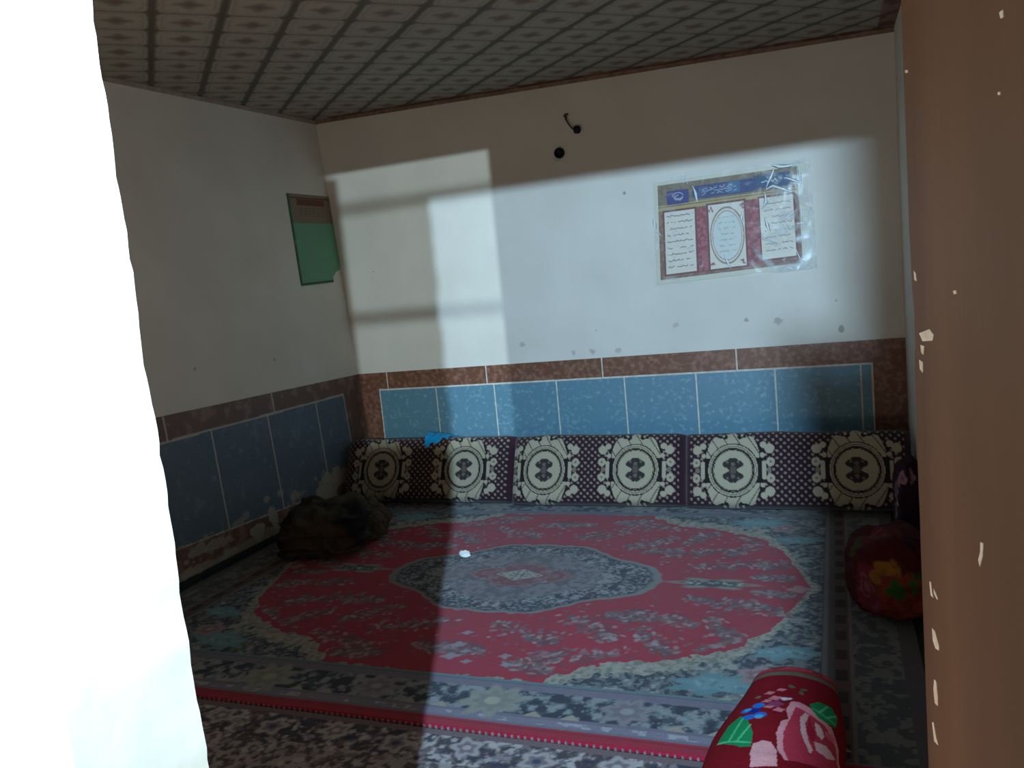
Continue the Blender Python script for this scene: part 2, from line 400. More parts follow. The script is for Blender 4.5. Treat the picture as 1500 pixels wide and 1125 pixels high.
# peeled band along the foot
zf = F0[1]+(F1[1]-F0[1])*(S-F0[0])/(F1[0]-F0[0])
n1 = fbm(S, Z, .12, 9, 5); n2 = fbm(S, Z, .035, 12, 3)
foot = (Z < zf+.045+.05*(n1-.5)) ; cv.fill(foot & (Z > zf-.02), (150, 142, 128))
cv.fill(ss(.60, .64, n1+.25*(n2-.5)+.5*(.10-Z)) * (Z < .22), (150, 140, 126))
cv.fill((Z < zf-.004), (40, 58, 52))
def spot(px, py, w, h, a=.9, sd=1, c=(168, 164, 152)):
    s0, z0 = LS(px, py); s1, _ = LS(px+w, py); _, z1 = LS(px, py+h)
    rx, rz = abs(s1-s0)/2+.004, abs(z1-z0)/2
    r = np.hypot((S-s0)/rx, (Z-z0)/rz)+(fbm(S, Z, .045, sd, 4)-.5)*1.3
    cv.fill(1-ss(.88, 1., r), c, a)
spot(486, 712, 42, 52, .8, 3); spot(508, 705, 34, 46, .85, 4); spot(517, 697, 16, 44, 1, 5, (214, 216, 212)); spot(521, 720, 14, 22, 1, 6, (214, 216, 212))
spot(474, 728, 24, 44, .9, 7); spot(478, 702, 12, 22, .6, 8); spot(500, 718, 16, 20, .9, 23, (118, 96, 80))
spot(400, 757, 12, 40, .9, 9); spot(430, 725, 14, 12, .6, 10); spot(409, 723, 8, 12, .6, 11); spot(390, 731, 10, 10, .6, 12)
spot(378, 778, 20, 26, .9, 13); spot(359, 756, 14, 12, .5, 14); spot(345, 768, 20, 12, .5, 15); spot(322, 795, 46, 18, .6, 16); spot(290, 806, 34, 22, .6, 17); spot(330, 812, 30, 10, .6, 18)
spot(456, 752, 60, 16, .7, 19); spot(304, 822, 44, 18, .8, 21, (110, 84, 68)); spot(292, 832, 60, 14, .6, 22)
xs_ = LP0[0]+kx*(Z-LP0[2])+.006+.002*(n2-.5)
P = np.stack([xs_, -S, Z], -1)
P, c_ = pad(P, cv.c, (-.006, 0, 0))
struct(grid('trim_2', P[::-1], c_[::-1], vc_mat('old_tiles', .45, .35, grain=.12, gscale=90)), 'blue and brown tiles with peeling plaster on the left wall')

# ------------------------------------------------------------------ rugs
def flower(c, cx, cy, r, cols, ang=0, n=6):
    c.blob(cx, cy, r, r*.9, ang, cols[0], .95, n, .15, ang); c.blob(cx, cy, r*.62, r*.55, ang, cols[1], .9, n, .2, ang+.5)
    c.blob(cx, cy, r*.28, r*.25, 0, cols[2], .95)
def spray(c, cx, cy, ang, L, cols, seed, ok=None, n=22, wd=.45, size=.014):
    r_ = np.random.RandomState(seed)
    for k in range(n):
        t = r_.uniform(-1, 1); w = r_.normal(0, .4)*(1-.5*abs(t))
        x = cx+math.cos(ang)*t*L-math.sin(ang)*w*L*wd; y = cy+math.sin(ang)*t*L+math.cos(ang)*w*L*wd
        if ok and not ok(x, y): continue
        c.blob(x, y, size*r_.uniform(.5, 1.25), size*r_.uniform(.4, .8), r_.uniform(0, 3.14), cols[r_.randint(len(cols))], r_.uniform(.5, .95))
RX0, RX1, RY0, RY1 = .17, 3.52, -2.925, -.28
CXR, CYR = 1.84, -1.615
cv = Canvas(RX0, RX1, RY0, RY1, .0042)
X = cv.X-CXR; Y = cv.Y-CYR; aX = np.abs(X); aY = np.abs(Y)
NAVY = (66, 76, 92); RED = (186, 34, 66); CREAM = (176, 172, 158); TEAL = (110, 158, 168); LAV = (134, 128, 148); PINK = (168, 132, 142); GREY = (128, 128, 136)
cv.fill(np.ones_like(X), NAVY)
mott = .55*fbm(aX, aY, .045, 11, 3)+.45*fbm(aX, aY, .022, 12, 2)
cv.fill(ss(.50, .56, mott), (118, 128, 132)); cv.fill(ss(.62, .66, mott), (176, 180, 174)); cv.fill(ss(.42, .36, mott), (46, 54, 72))
hx = np.array([0, .45, .55, .65, .82, .97, 1.10, 1.18, 1.26, 1.31, 1.36, 1.5]); hy = np.array([1.0, .97, .86, .79, .75, .67, .57, .42, .20, .03, -.1, -.5])
scal = .012*np.abs(np.sin(aX*17.))+.008*np.sin(aX*41+aY*12)
bound = np.interp(aX, hx, hy)+scal+.09*(fbm(aX, aY, .045, 21, 3)-.5)
dist = (bound-aY)
dist = np.where(aX > 1.0, np.minimum(dist, (1.34-aX)+scal*.5-.12*aY**2+.14*(fbm(aX, aY, .08, 30)-.5)), dist)
f3 = fbm(aX, aY, .016, 95, 2); cv.fill((f3 > .60), (138, 146, 148), .8)
dc = dist+.08*(fbm(aX*1.3, aY, .03, 96, 2)-.5); cv.fill((dc > -.095), CREAM); cv.fill((dc > -.095) & (f3 > .58), (128, 134, 126), .7); cv.fill((dc > -.095) & (f3 < .36), (196, 192, 178), .6)
cv.fill(dist > 0, RED)
inred = lambda x, y: float(np.interp(abs(x-CXR), hx, hy))-abs(y-CYR) > .03 and abs(x-CXR) < 1.26 and (abs(x-CXR)/.74+abs(y-CYR)/.50) > 1.12
# sprays over the red field, mirrored in four
DUST = [(150, 110, 116), (138, 100, 108), (176, 140, 146), (120, 76, 86), (190, 170, 170), (112, 104, 118)]
rs = np.random.RandomState(5)
seeds = [(.25, .62, .4, .17), (.05, .78, 0., .10), (.50, .78, -.2, .17), (.52, .52, .7, .15), (.78, .62, .9, .14), (.78, .38, .3, .16), (1.0, .47, 1.0, .13),
         (.97, .22, .2, .17), (1.18, .25, .6, .12), (1.16, .08, .1, .09), (.36, .88, .1, .10), (.72, .80, -.5, .10), (1.0, .62, -.6, .08), (.62, .40, .2, .1), (1.25, .42, 1.1, .08)]
for k, (sx, sy, an, L) in enumerate(seeds):
    for mx in (1, -1):
        for my in (1, -1):
            jx, jy = rs.normal(0, .012, 2)
            for q in range(5):
                t_ = rs.uniform(-.8, .8)*L; bx_ = CXR+mx*sx+math.cos(an*mx*my)*t_; by_ = CYR+my*sy+math.sin(an*mx*my)*t_+rs.normal(0, .02)
                if inred(bx_, by_): cv.blob(bx_, by_, rs.uniform(.03, .06), rs.uniform(.022, .035), an*mx*my, (134, 62, 78), .6, 5, .4, rs.uniform(0, 3))
            spray(cv, CXR+mx*sx+jx, CYR+my*sy+jy, an*mx*my, L, DUST, 100+k*4+mx+2*my, inred, 80, .6, .016)
for k in range(1500):
    x = CXR+rs.uniform(-1.3, 1.3); y = CYR+rs.uniform(-.92, .92)
    if inred(x, y) and vn(np.array([abs(x-CXR)]), np.array([abs(y-CYR)]), .14, 3)[0] > .42:
        cv.blob(x, y, rs.uniform(.006, .016), rs.uniform(.005, .010), rs.uniform(0, 3), DUST[rs.randint(6)], .65)
# white-ish buds in a row near the left of the front edge
for px, py, r in ((685, 928, .02), (672, 945, .026), (682, 955, .018), (683, 970, .018), (660, 962, .03), (672, 910, .013), (740, 962, .02), (742, 975, .018)):
    p = at(px, py, 2, .012); cv.blob(p[0], p[1], r*1.1, r*.8, .3, (170, 165, 175), .85, 4)
# pendants
for sx in (1, -1):
    cx = CXR+sx*.91
    cv.blob(cx, CYR, .17, .055, 0, (165, 165, 155), .9, 6, .2); cv.blob(cx, CYR, .13, .035, 0, (60, 66, 78), .9, 8)
    spray(cv, cx, CYR, 0, .12, [(190, 188, 175), (150, 160, 160), (210, 206, 190)], 900+sx, None, 26, .25, .012)
    cv.blob(CXR+sx*1.27, CYR-.02, .045, .035, .2, (190, 150, 150), .9, 4)
# medallion
th_ = np.arctan2(aY/.47, aX/.70)
rm = ((aX/.71)**1.2+(aY/.475)**1.5)**(1/1.3)*(1+.035*np.cos(th_*8)+.012*np.abs(np.sin(th_*17)))+.16*(fbm(aX, aY, .07, 44, 4)-.5)*ss(.68, .3, aX)
def keep(m_): return m_
cv.fill(1-ss(1.0, 1.02, rm), (150, 148, 148)); cv.fill(1-ss(.935, .975, rm), (74, 82, 96))
mk = (rm < .94)
cv.fill(mk*ss(.5, .55, mott), (104, 110, 122)); cv.fill(mk*ss(.60, .64, mott), (170, 174, 178)); cv.fill(mk*ss(.42, .38, mott), (44, 50, 66))
cv.fill((rm+.25*(mott-.5) < .70), (146, 142, 146)); cv.fill((rm+.25*(mott-.5) < .66), (132, 126, 134)); cv.fill((rm < .66)*ss(.52, .6, mott), (158, 152, 158), .7); cv.fill((rm < .66)*ss(.46, .38, mott), (108, 102, 112), .7)
f2 = fbm(aX, aY, .012, 92, 2); ou = (rm < .94) & (rm+.25*(mott-.5) > .66); cv.fill(ou & (f2 > .60), (176, 172, 178), .7); cv.fill(ou & (f2 < .38), (58, 62, 78), .7)
r2 = (aX/.30+aY/.17)*(1+.06*np.cos(th_*8)); cv.fill(1-ss(.97, 1.03, r2), (160, 120, 126)); cv.fill((r2 < .9) & (mott < .56), (150, 84, 96))
r3 = aX/.125+aY/.075; cv.fill(r3 < 1, (196, 192, 184)); cv.fill((r3 < .9) & (fbm(aX, aY, .018, 50) > .55), (128, 112, 108))
for sx in (1, -1):
    for sy in (1, -1):
        spray(cv, CXR+sx*.18, CYR+sy*.09, .5*sx*sy, .07, [(190, 150, 156), (176, 170, 180)], 77+sx+3*sy, None, 10, .5, .011)
        spray(cv, CXR+sx*.3, CYR+sy*.16, .9*sx*sy, .1, [(176, 172, 180), (150, 150, 160)], 97+sx+3*sy, None, 14, .5, .012)
# spandrel flowers
for sx in (1, -1):
    for sy in (1, -1):
        for fx, fy, r in ((1.04, .885, .105), (1.25, .62, .08)):
            cx, cy = CXR+sx*fx, CYR+sy*fy
            cv.blob(cx, cy, r*1.35, r*.62, -.25*sx*sy if sy < 0 else .1, TEAL, 1, 7, .1, fx); cv.blob(cx, cy, r*1.0, r*.42, 0, (134, 178, 186), .7, 6, .3)
            spray(cv, cx, cy, 0, r*.8, [(150, 190, 196), (96, 140, 152)], int(fx*100)+sx+2*sy, None, 12, .5, .013)
        flower(cv, CXR+sx*1.17, CYR+sy*.80, .066, [(178, 150, 154), (150, 116, 124), (190, 170, 170)], .3, 5)
        flower(cv, CXR+sx*1.29, CYR+sy*.90, .05, [(150, 160, 160), (100, 120, 130), (190, 190, 180)], .1, 5)
# borders along the long sides
def band(m_, c, a=1): cv.fill(m_, c, a)
band(aY > .985, LAV); band((aY > .985) & (aY < 1.0), (112, 142, 152)); band((aY > 1.0) & (aY < 1.006), (96, 92, 112))
mb = (aY > 1.048) & (aY < 1.195); mo2 = fbm(X, Y, .032, 70, 3)
band(mb, (76, 88, 104)); band(mb*ss(.5, .54, mo2), (124, 140, 148)); band(mb*ss(.62, .66, mo2), (160, 168, 172)); band(mb & (f3 > .62), (170, 172, 180), .7); band(mb*ss(.42, .38, mo2), (52, 60, 78))
band((np.abs(aY-1.228) < .018), (146, 142, 162)); band((np.abs(aY-1.228) < .014) & (fbm(X, Y, .03, 97, 2) > .58), (186, 188, 198))
band((aY > 1.258), RED); band((aY > 1.27) & (aY < 1.276), (140, 24, 48))
# borders along the short sides
eX = (aX > 1.365) & (aY < 1.25); band(eX, (96, 92, 98)); band((np.abs(aX-1.375) < .008) & (aY < 1.25), (130, 124, 124))
sq = (aX > 1.40) & (aX < 1.455) & (aY < 1.25); band(sq, (104, 84, 84)); band(sq & (np.cos(Y*42) > 0) & (np.abs(aX-1.428) < .02), (54, 40, 44)); band((np.abs(aX-1.46) < .006) & (aY < 1.25), (130, 124, 124))
eo = (aX > 1.47) & (aY < 1.25); band(eo, (84, 90, 98)); band(eo*ss(.5, .55, mo2), (126, 130, 130)); band((aX > 1.62), (96, 92, 98))
for k in range(-6, 7):
    for sy in (1, -1):
        cx = CXR+k*.46-.13; 
        if abs(cx-CXR) > 1.5: continue
        if k % 2 == 0: flower(cv, cx, CYR+sy*1.115, .078, [(158, 154, 164), (136, 130, 142), (176, 172, 178)], .2*k, 7)
        else: flower(cv, cx, CYR+sy*1.13, .10, [(166, 168, 158), (150, 150, 146), (192, 188, 170)], .3*k, 8)
        for d in (-.12, .12): cv.poly([(cx+d*1.4-.035, CYR+sy*1.20), (cx+d*1.4+.035, CYR+sy*1.20), (cx+d*1.4, CYR+sy*1.165)], (182, 174, 160))
cv.c *= .66*(.93+.14*fbm(cv.X, cv.Y, .02, 88, 2))[..., None]*(.9+.2*fbm(cv.X, cv.Y, .5, 91))[..., None]
Zr = .013+.006*fbm(cv.X, cv.Y, .5, 15)
P, c_ = pad(np.stack([cv.X, cv.Y, Zr], -1), cv.c, (0, 0, -.0125))
RUGM = vc_mat('rug_pile', .95, .15, .35, 500, .18, 260, .15)
rug = grid('floor_rug', P, c_, RUGM); setorigin(rug, (CXR, CYR, 0))
tag(rug, 'large red floor rug with grey diamond medallion in the middle of the room', 'rug')
# white binding stitches along the front edge
V = []; Fc = []
for k in range(150):
    x = RX0+.03+k*.022; n = len(V)
    for dx, dy in ((-.006, -.004), (.005, -.006), (.008, .004), (-.003, .006)): V.append((x+dx*.6, RY0-.004+dy*.6, .0))
    for dx, dy in ((-.006, -.004), (.005, -.006), (.008, .004), (-.003, .006)): V.append((x+dx*.5, RY0-.004+dy*.5, .0145))
    for f in ((4, 5, 6, 7), (0, 1, 5, 4), (1, 2, 6, 5), (2, 3, 7, 6), (3, 0, 4, 7), (3, 2, 1, 0)): Fc.append(tuple(n+i for i in f))
st = raw('binding_stitches', V, Fc, noise_mat('white_yarn', (120, 108, 108), (150, 138, 138), 60), rug); st.matrix_parent_inverse = Matrix.Translation(-rug.location)
st['kind'] = 'stuff'

cv = Canvas(.20, 3.56, -4.38, -2.943, .0045)
X = cv.X; D = -2.943-cv.Y
cv.fill(np.ones_like(X), (72, 66, 76))
m3 = .5*fbm(X, cv.Y, .045, 33, 2)+.5*fbm(X, cv.Y, .018, 34, 3); m4 = fbm(X, cv.Y, .018, 35, 3)
cv.fill(ss(.48, .54, m3), (128, 118, 122)); cv.fill(ss(.58, .62, m3), (186, 180, 180)); cv.fill(ss(.4, .36, m3), (44, 52, 78))
cv.fill((D < .028), (120, 100, 106)); cv.fill((D > .17) & (D < .52), (128, 120, 122)); cv.fill((D > .17) & (D < .52) & (m4 > .52), (166, 158, 158)); cv.fill((D > .17) & (D < .52) & (m4 < .42), (84, 76, 82))
cv.fill((D > .52) & (D < .56), (120, 30, 46)); cv.fill(D > .75, (140, 30, 50)); cv.fill((D > .75) & (m3 > .56), (150, 130, 132))
for k in range(15):
    cx = .32+k*.235
    for q in range(46):
        r_ = np.random.RandomState(k*99+q); fx_, fy_ = cx+r_.uniform(-.12, .12), -2.943-r_.uniform(.035, .42); cv.blob(fx_, fy_, r_.uniform(.008, .022), r_.uniform(.006, .014), r_.uniform(0, 3), [(190, 182, 184), (150, 140, 148), (54, 60, 86), (120, 100, 104), (60, 52, 62)][q % 5], .85, 5)
    flower(cv, cx, -2.943-.09+.012*(-1)**k, .05, [(182, 174, 176), (120, 110, 118), (52, 66, 100) if k % 2 else (190, 180, 182)], k*.7, 5)
    spray(cv, cx+.115, -2.943-.11, .6*(-1)**k, .06, [(176, 168, 170), (190, 186, 186), (100, 104, 124)], 300+k, None, 12, .6, .013)
cv.c *= .85
P, c_ = pad(np.stack([cv.X, cv.Y, .011+.004*fbm(cv.X, cv.Y, .4, 16)], -1), cv.c, (0, 0, -.0108))
rug2 = grid('floor_rug', P, c_, RUGM); setorigin(rug2, (1.9, -3.65, 0))
tag(rug2, 'grey and brown floral rug nearest the doorway, butted against the red rug', 'rug')

# ------------------------------------------------------------------ long back cushions
def cushion_cols(s, h, meds, L, H):
    c = np.zeros(s.shape+(3,)); c[:] = lin((46, 26, 40))
    def f(m_, col, a=1.): nonlocal c; w = (np.asarray(m_, float)*a)[..., None]; c = c*(1-w)+lin(col)*w
    px = .041
    a1 = np.hypot((s/px-np.round(s/px)), (h/px-np.round(h/px))*1.0)
    s2, h2 = s/px+.5, h/px+.5; a2 = np.hypot(s2-np.round(s2), h2-np.round(h2))
    edge_ = np.minimum(np.minimum(s, L-s), np.minimum(h, H-h))
    seam_ = np.minimum(s, L-s)
    f((np.minimum(a1, a2) < .19) & (edge_ > .016) & (seam_ > .035), (150, 134, 120), .9)
    f(seam_ < .03, (60, 26, 42), .8)
    CR = (172, 164, 142); DK = (32, 27, 30)
    for mx in meds:
        x = s-mx; y = h-H*.47; ax = np.abs(x); ay = np.abs(y); r = np.hypot(x/.93, y); th = np.arctan2(ay, ax)
        f(((r < .205) & (ax < .16)), DK)
        # acanthus crowns above and below
        cr_ = (r > .150) & (r < .205+.014*np.cos(x*60)-.25*np.maximum(ax-.11, 0)) & (ax < .145) & (ay > .07)
        f(cr_, CR); f(cr_ & (np.abs(np.sin(x*46+ay*30)) < .16), (90, 82, 74))
        f((np.hypot(ax-.04, ay-.19) < .014), DK); f((np.hypot(ax-.05, ay-.198) < .008), CR)
        # side bars, beads and petals
        f((np.abs(ax-.168) < .011) & (ay < .052-.3*np.abs(ax-.168)), CR); f(np.hypot(ax-.160, ay-.083) < .0135, CR)
        f(np.hypot((ax-.203)/.9, ay-.045) < .025, CR); f(np.hypot((ax-.203)/.9, ay-.045) < .008, (120, 110, 100)); f(np.hypot(ax-.198, ay-.118) < .026, CR); f(np.hypot(ax-.165, ay-.140) < .018, CR)
        f(np.hypot(ax-.196, ay-.004) < .012, (120, 110, 100))
        # oval
        f(r < .152, DK); f(r < .146, CR); f((r < .138) & (r > .133), (110, 104, 92)); f(r < .127, (34, 30, 30)); f(r < .112, CR)
        f((r < .118) & (r > .115), (120, 112, 98))
        eight = (np.hypot(x/.052, (ay-.034)/.034) < 1+.10*np.cos(5*np.arctan2(ay-.034, ax))) ; f(eight, (52, 48, 48)); f((ax < .016) & (ay < .02), (90, 84, 78))
        f((np.hypot(x, (ay-.034)) < .012), (104, 98, 90)); f(np.hypot(ax-.03, ay-.045) < .007, (110, 104, 96))
    return c
CUSHM = vc_mat('velour_cushion', .85, .25, .3, 350, .15, 500, .2)
def cushion(x0, x1, yfoot, meds, label, seed, hgt=.43, bump=0.):
    L = x1-x0; T = .19; H = hgt
    ns = int(L/.0045); nt_ = 230
    s = np.linspace(0, L, ns); t = np.linspace(0, 2*np.pi, nt_, endpoint=False)
    # even spacing around a rounded rectangle
    e = 6.; cs, sn = np.cos(t), np.sin(t)
    dense = np.linspace(0, 2*np.pi, 4000); ex, ey = .5, 5.
    px = np.sign(np.cos(dense))*np.abs(np.cos(dense))**(2/2.6)*T/2; pz = np.sign(np.sin(dense))*np.abs(np.sin(dense))**(2/7.)*H/2
    ln = np.concatenate([[0], np.cumsum(np.hypot(np.diff(px), np.diff(pz)))]); tt = np.linspace(0, ln[-1], nt_, endpoint=False)
    d = np.interp(tt, ln, px); h = np.interp(tt, ln, pz)
    Sg, Dg = np.meshgrid(s, d); _, Hg = np.meshgrid(s, h)
    en = (1-np.abs(2*Sg/L-1)**16); en = np.clip(en, 0, 1)**.5
    puff = (.75+.25*np.sqrt(np.clip(1-(2*Sg/L-1)**2, 0, 1)))*(1+.10*(fbm(Sg, Hg, .25, seed)-.5))
    Dg2 = Dg*en*puff
    hs = 1+.05*(fbm(Sg, 0*Sg, .22, seed+3)-.5)*2+bump*np.exp(-((Sg-L*.42)/(L*.3))**2)
    Hg2 = Hg*(1-.05*(1-en))*np.where(Hg > 0, hs, 1)+H/2
    Dg2 = Dg2+.006*(fbm(Sg, Hg, .07, seed+5)-.5)
    lean = math.radians(24); 
    hh = Hg2; y = -Dg2*math.cos(lean)+hh*math.sin(lean); z = hh*math.cos(lean)+Dg2*math.sin(lean)
    y = y-y.min()+yfoot; z = z-z.min()+.016
    # settle against the wall
    y = np.minimum(y, -.013); P = np.stack([x0+Sg, y, z], -1)
    col = cushion_cols(Sg, Hg+H/2, [m_-x0 for m_ in meds], L, H)
    back = (Dg < .01)[..., None]; col = np.where(back, lin((42, 24, 36)), col)
    o = grid('back_cushion', P[::-1], col[::-1], CUSHM, wrap=True); o.data.validate(); setorigin(o, (x0+L/2, yfoot, .016))
    tag(o, label, 'cushion', 'long patterned cushions along the back wall')
    return o
cushion(.115, 1.372, -.52, (.43, 1.04), 'dark maroon floor cushion with cream medallions, in the left corner under the blue cloth', 1)
cushion(1.372, 2.455, -.56, (1.60, 2.17), 'dark maroon floor cushion with cream medallions, middle one of the row along the back wall', 2, bump=.03)
cushion(2.455, 3.64, -.59, (2.73, 3.37), 'dark maroon floor cushion with cream medallions, at the right end in the corner shade', 3, bump=.01)

# ------------------------------------------------------------------ lumpy cloth things
def lump(name, c, r, mat, colf, seed, amp=.12, nu=150, nv=90, flat=.0, rot=0., ex=2., folds=0., top=None):
    u = np.linspace(0, 2*np.pi, nu); v = np.linspace(-np.pi/2, np.pi/2, nv)
    U, Vv = np.meshgrid(u, v)
    p = lambda q, e: np.sign(q)*np.abs(q)**(2/e)
    x = p(np.cos(Vv), ex)*p(np.cos(U), ex); y = p(np.cos(Vv), ex)*p(np.sin(U), ex); z = p(np.sin(Vv), ex)
    nn = fbm(x+z*.7+3, y-z*.5, .9, seed, 2)-.5; n2 = fbm(x*1.0+z*.4, y+z*.8, .3, seed+4, 3)-.5
    rid = 1-np.abs(2*fbm(x*.8+y*.5, z*1.2+y*.3, .45, seed+9, 2)-1)*2
    k = 1+amp*2*nn+amp*.8*n2+folds*(rid-.5)
    k[:, -1] = k[:, 0]
    x, y, z = x*k*r[0], y*k*r[1], z*k*r[2]
    z = np.where(z < 0, z*.35, z)
    x = np.where(True, x, x)
    ca, sa = math.cos(rot), math.sin(rot); X_, Y_ = x*ca-y*sa, x*sa+y*ca
    z0 = z.min(); col = colf(X_+c[0], Y_+c[1], z-z0+c[2])
    P = np.stack([X_+c[0], Y_+c[1], z-z0+c[2]], -1)
    o = grid(name, P[:, ::-1] if False else P, col, mat); setorigin(o, c); return o
CLOTH = vc_mat('blanket_plush', .9, .12, .3, 250, .12, 300, 0)

# dark sack slumped against the left wall
def sackc(x, y, z):
    n = fbm(x*1.3+z, y+z*.6, .12, 5, 4); c = np.zeros(x.shape+(3,)); c[:] = lin((36, 33, 31))
    def f(w, q): nonlocal c; w = w[..., None]; c = c*(1-w)+lin(q)*w
    f(ss(.45, .6, n), (50, 45, 39)); f(ss(.62, .7, n), (66, 58, 48)); f(ss(-1.3, -1.1, y)*ss(.08, .16, z)*.8, (78, 70, 58)); f(ss(.4, .3, n)*1., (24, 24, 27))
    return c
sk = lump('cloth_sack', (.55, -1.30, .016), (.25, .33, .185), CLOTH, sackc, 11, .12, 170, 110, rot=.35, ex=3.4, folds=.16)
tag(sk, 'dark crumpled sack slumped on the rug against the left wall', 'sack')
V = []
fp = [(.66, -1.40, .05), (.76, -1.30, .04), (.84, -1.14, .04), (.82, -1.02, .12), (.70, -1.00, .22), (.60, -1.10, .235), (.60, -1.28, .20)]
mx_ = np.mean(np.array(fp), 0)+np.array([.03, -.02, .06])
Vv = [tuple(mx_)]+fp; Fc = [(0, i+1, (i+1) % len(fp)+1) for i in range(len(fp))]
cb = raw('torn_flap', Vv, Fc, noise_mat('sacking', (58, 51, 42), (88, 78, 62), 18, .9, .2, .4, 40), sk); cb.matrix_parent_inverse = Matrix.Translation(-sk.location)
sm = cb.modifiers.new('sub', 'SUBSURF'); sm.levels = sm.render_levels = 3; sm.subdivision_type = 'SIMPLE'
so = cb.modifiers.new('thick', 'SOLIDIFY'); so.thickness = .012
tx = bpy.data.textures.new('crumple', 'CLOUDS'); tx.noise_scale = .06
dm = cb.modifiers.new('crumple', 'DISPLACE'); dm.texture = tx; dm.strength = .05; dm.texture_coords = 'LOCAL'

# floral bedding bundle by the right wall
def floral(base, spots, seed):
    def f_(x, y, z):
        c = np.zeros(x.shape+(3,)); c[:] = lin(base)
        w_ = .02*(fbm(x+z, y-z, .06, seed)-.5)
        for (sx, sy, sz, r, q, q2) in spots:
            d = np.sqrt((x-sx)**2+(y-sy)**2+(z-sz)**2)+w_*2; an = np.arctan2(z-sz, y-sy+x-sx)
            d = d/(1+.14*np.cos(6*an+sx*9))
            w = (1-ss(.85*r, r, d))[..., None]; c = c*(1-w)+lin(q)*w
            w = ((1-ss(.5*r, .6*r, d))*(.5+.5*np.sin(d*180)))[..., None]; c = c*(1-w)+lin(q2)*w
        return c
    return f_
def P3(px, py, y):
    d = ray(px, py); c0 = np.array([3.455, -1.72, .10]); rr_ = np.array([.16, .28, .21]); best = None
    for t in np.linspace(2.2, 5.2, 1200):
        q = CAM+d*t; e = np.sum(((q-c0)/rr_)**2)
        if best is None or e < best[0]: best = (e, q)
        if e <= 1: return q
    return best[1]
sp_ = []
for px, py, yy, r, q, q2 in ((1268, 850, -1.72, .11, (180, 60, 80), (215, 130, 140)), (1298, 832, -1.78, .07, (226, 150, 60), (190, 60, 50)), (1322, 870, -1.85, .13, (190, 80, 50), (160, 50, 40)),
                             (1335, 842, -1.8, .05, (60, 140, 50), (90, 170, 60)), (1312, 852, -1.83, .05, (64, 130, 50), (150, 160, 60)), (1300, 905, -1.85, .05, (70, 110, 60), (60, 100, 120)),
                             (1330, 826, -1.72, .035, (210, 170, 60), (150, 130, 40)), (1290, 815, -1.7, .035, (110, 160, 140), (80, 150, 60)), (1283, 880, -1.8, .06, (170, 60, 90), (200, 110, 130)),
                             (1275, 905, -1.85, .04, (40, 50, 110), (30, 40, 90)), (1262, 792, -1.45, .07, (100, 120, 60), (160, 150, 90)), (1292, 778, -1.4, .09, (160, 60, 70), (190, 130, 130)),
                             (1330, 800, -1.5, .07, (60, 30, 60), (90, 50, 90))):
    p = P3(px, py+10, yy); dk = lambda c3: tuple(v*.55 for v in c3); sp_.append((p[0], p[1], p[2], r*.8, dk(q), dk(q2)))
bc = P3(1318, 925, -1.66)
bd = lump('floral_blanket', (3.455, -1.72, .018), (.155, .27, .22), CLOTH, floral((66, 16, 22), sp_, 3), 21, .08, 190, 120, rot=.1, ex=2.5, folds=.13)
tag(bd, 'crumpled red blanket with orange and pink flowers, beside the right wall in deep shade', 'blanket')
sp2 = [(3.56, -1.15, .37, .04, (150, 110, 120), (110, 80, 100)), (3.52, -1.1, .30, .04, (130, 110, 120), (80, 70, 90)), (3.52, -1.1, .20, .05, (110, 100, 120), (90, 60, 80)), (3.54, -1.15, .25, .03, (180, 150, 150), (120, 90, 100))]
b2 = lump('folded_quilt', (3.578, -1.02, .018), (.062, .20, .30), CLOTH, floral((44, 20, 32), sp2, 6), 33, .06, 130, 110, ex=3.2, folds=.08)
tag(b2, 'tall dark maroon quilt heap between the flowered blanket and the back cushions', 'quilt')

# rolled red plush blanket in the right foreground, patterned with a rose
ns_, nt_ = 420, 420
y0r, y1r = -2.56, -3.5
s = np.linspace(0, 1, ns_); t = np.linspace(0, 2*np.pi, nt_, endpoint=False)
Sg, Tg = np.meshgrid(s, t)
def rc(px, py, z=.17): p = at(px, py, 2, z); return p[0], p[1]
cxr = 3.138-.06*Sg; Rr = (.118+.05*ss(0, .5, Sg))*(1-(1-ss(0, .07, Sg))*.35)*np.sqrt(np.clip(1-(2*Sg-1)**24, 0, 1))
Rr = np.maximum(Rr, .001)
xx = cxr+Rr*np.cos(Tg)*1.02*(1+.03*np.sin(Sg*9+Tg)); zz = Rr*.52*np.sin(Tg)
zz = np.where(zz < 0, zz*.9, zz); yy = y0r+(y1r-y0r)*Sg
yy = yy-.035*(1-np.cos(Tg-1.5708))*0
zz = zz+.125+.018+.004*(fbm(Sg*1.0, Tg*.1, .05, 8)-.5)
zz = zz-(zz.min()-.017)
# paint on a flat canvas seen from above, in (x, y) at the top of the roll
cr = Canvas(2.7, 3.5, -3.45, -2.2, .002)
cr.fill(np.ones_like(cr.X), (136, 18, 34))
def C2(px, py): return rc(px, py, .135)
def rb(px, py, rx, ry, ang, col, a=1., lobes=0, soft=.15):
    x, y = C2(px, py); cr.blob(x, y, rx, ry, ang, col, a, lobes, soft)
def rpoly(pts, col, a=1.): cr.poly([C2(*p) for p in pts], col, a)
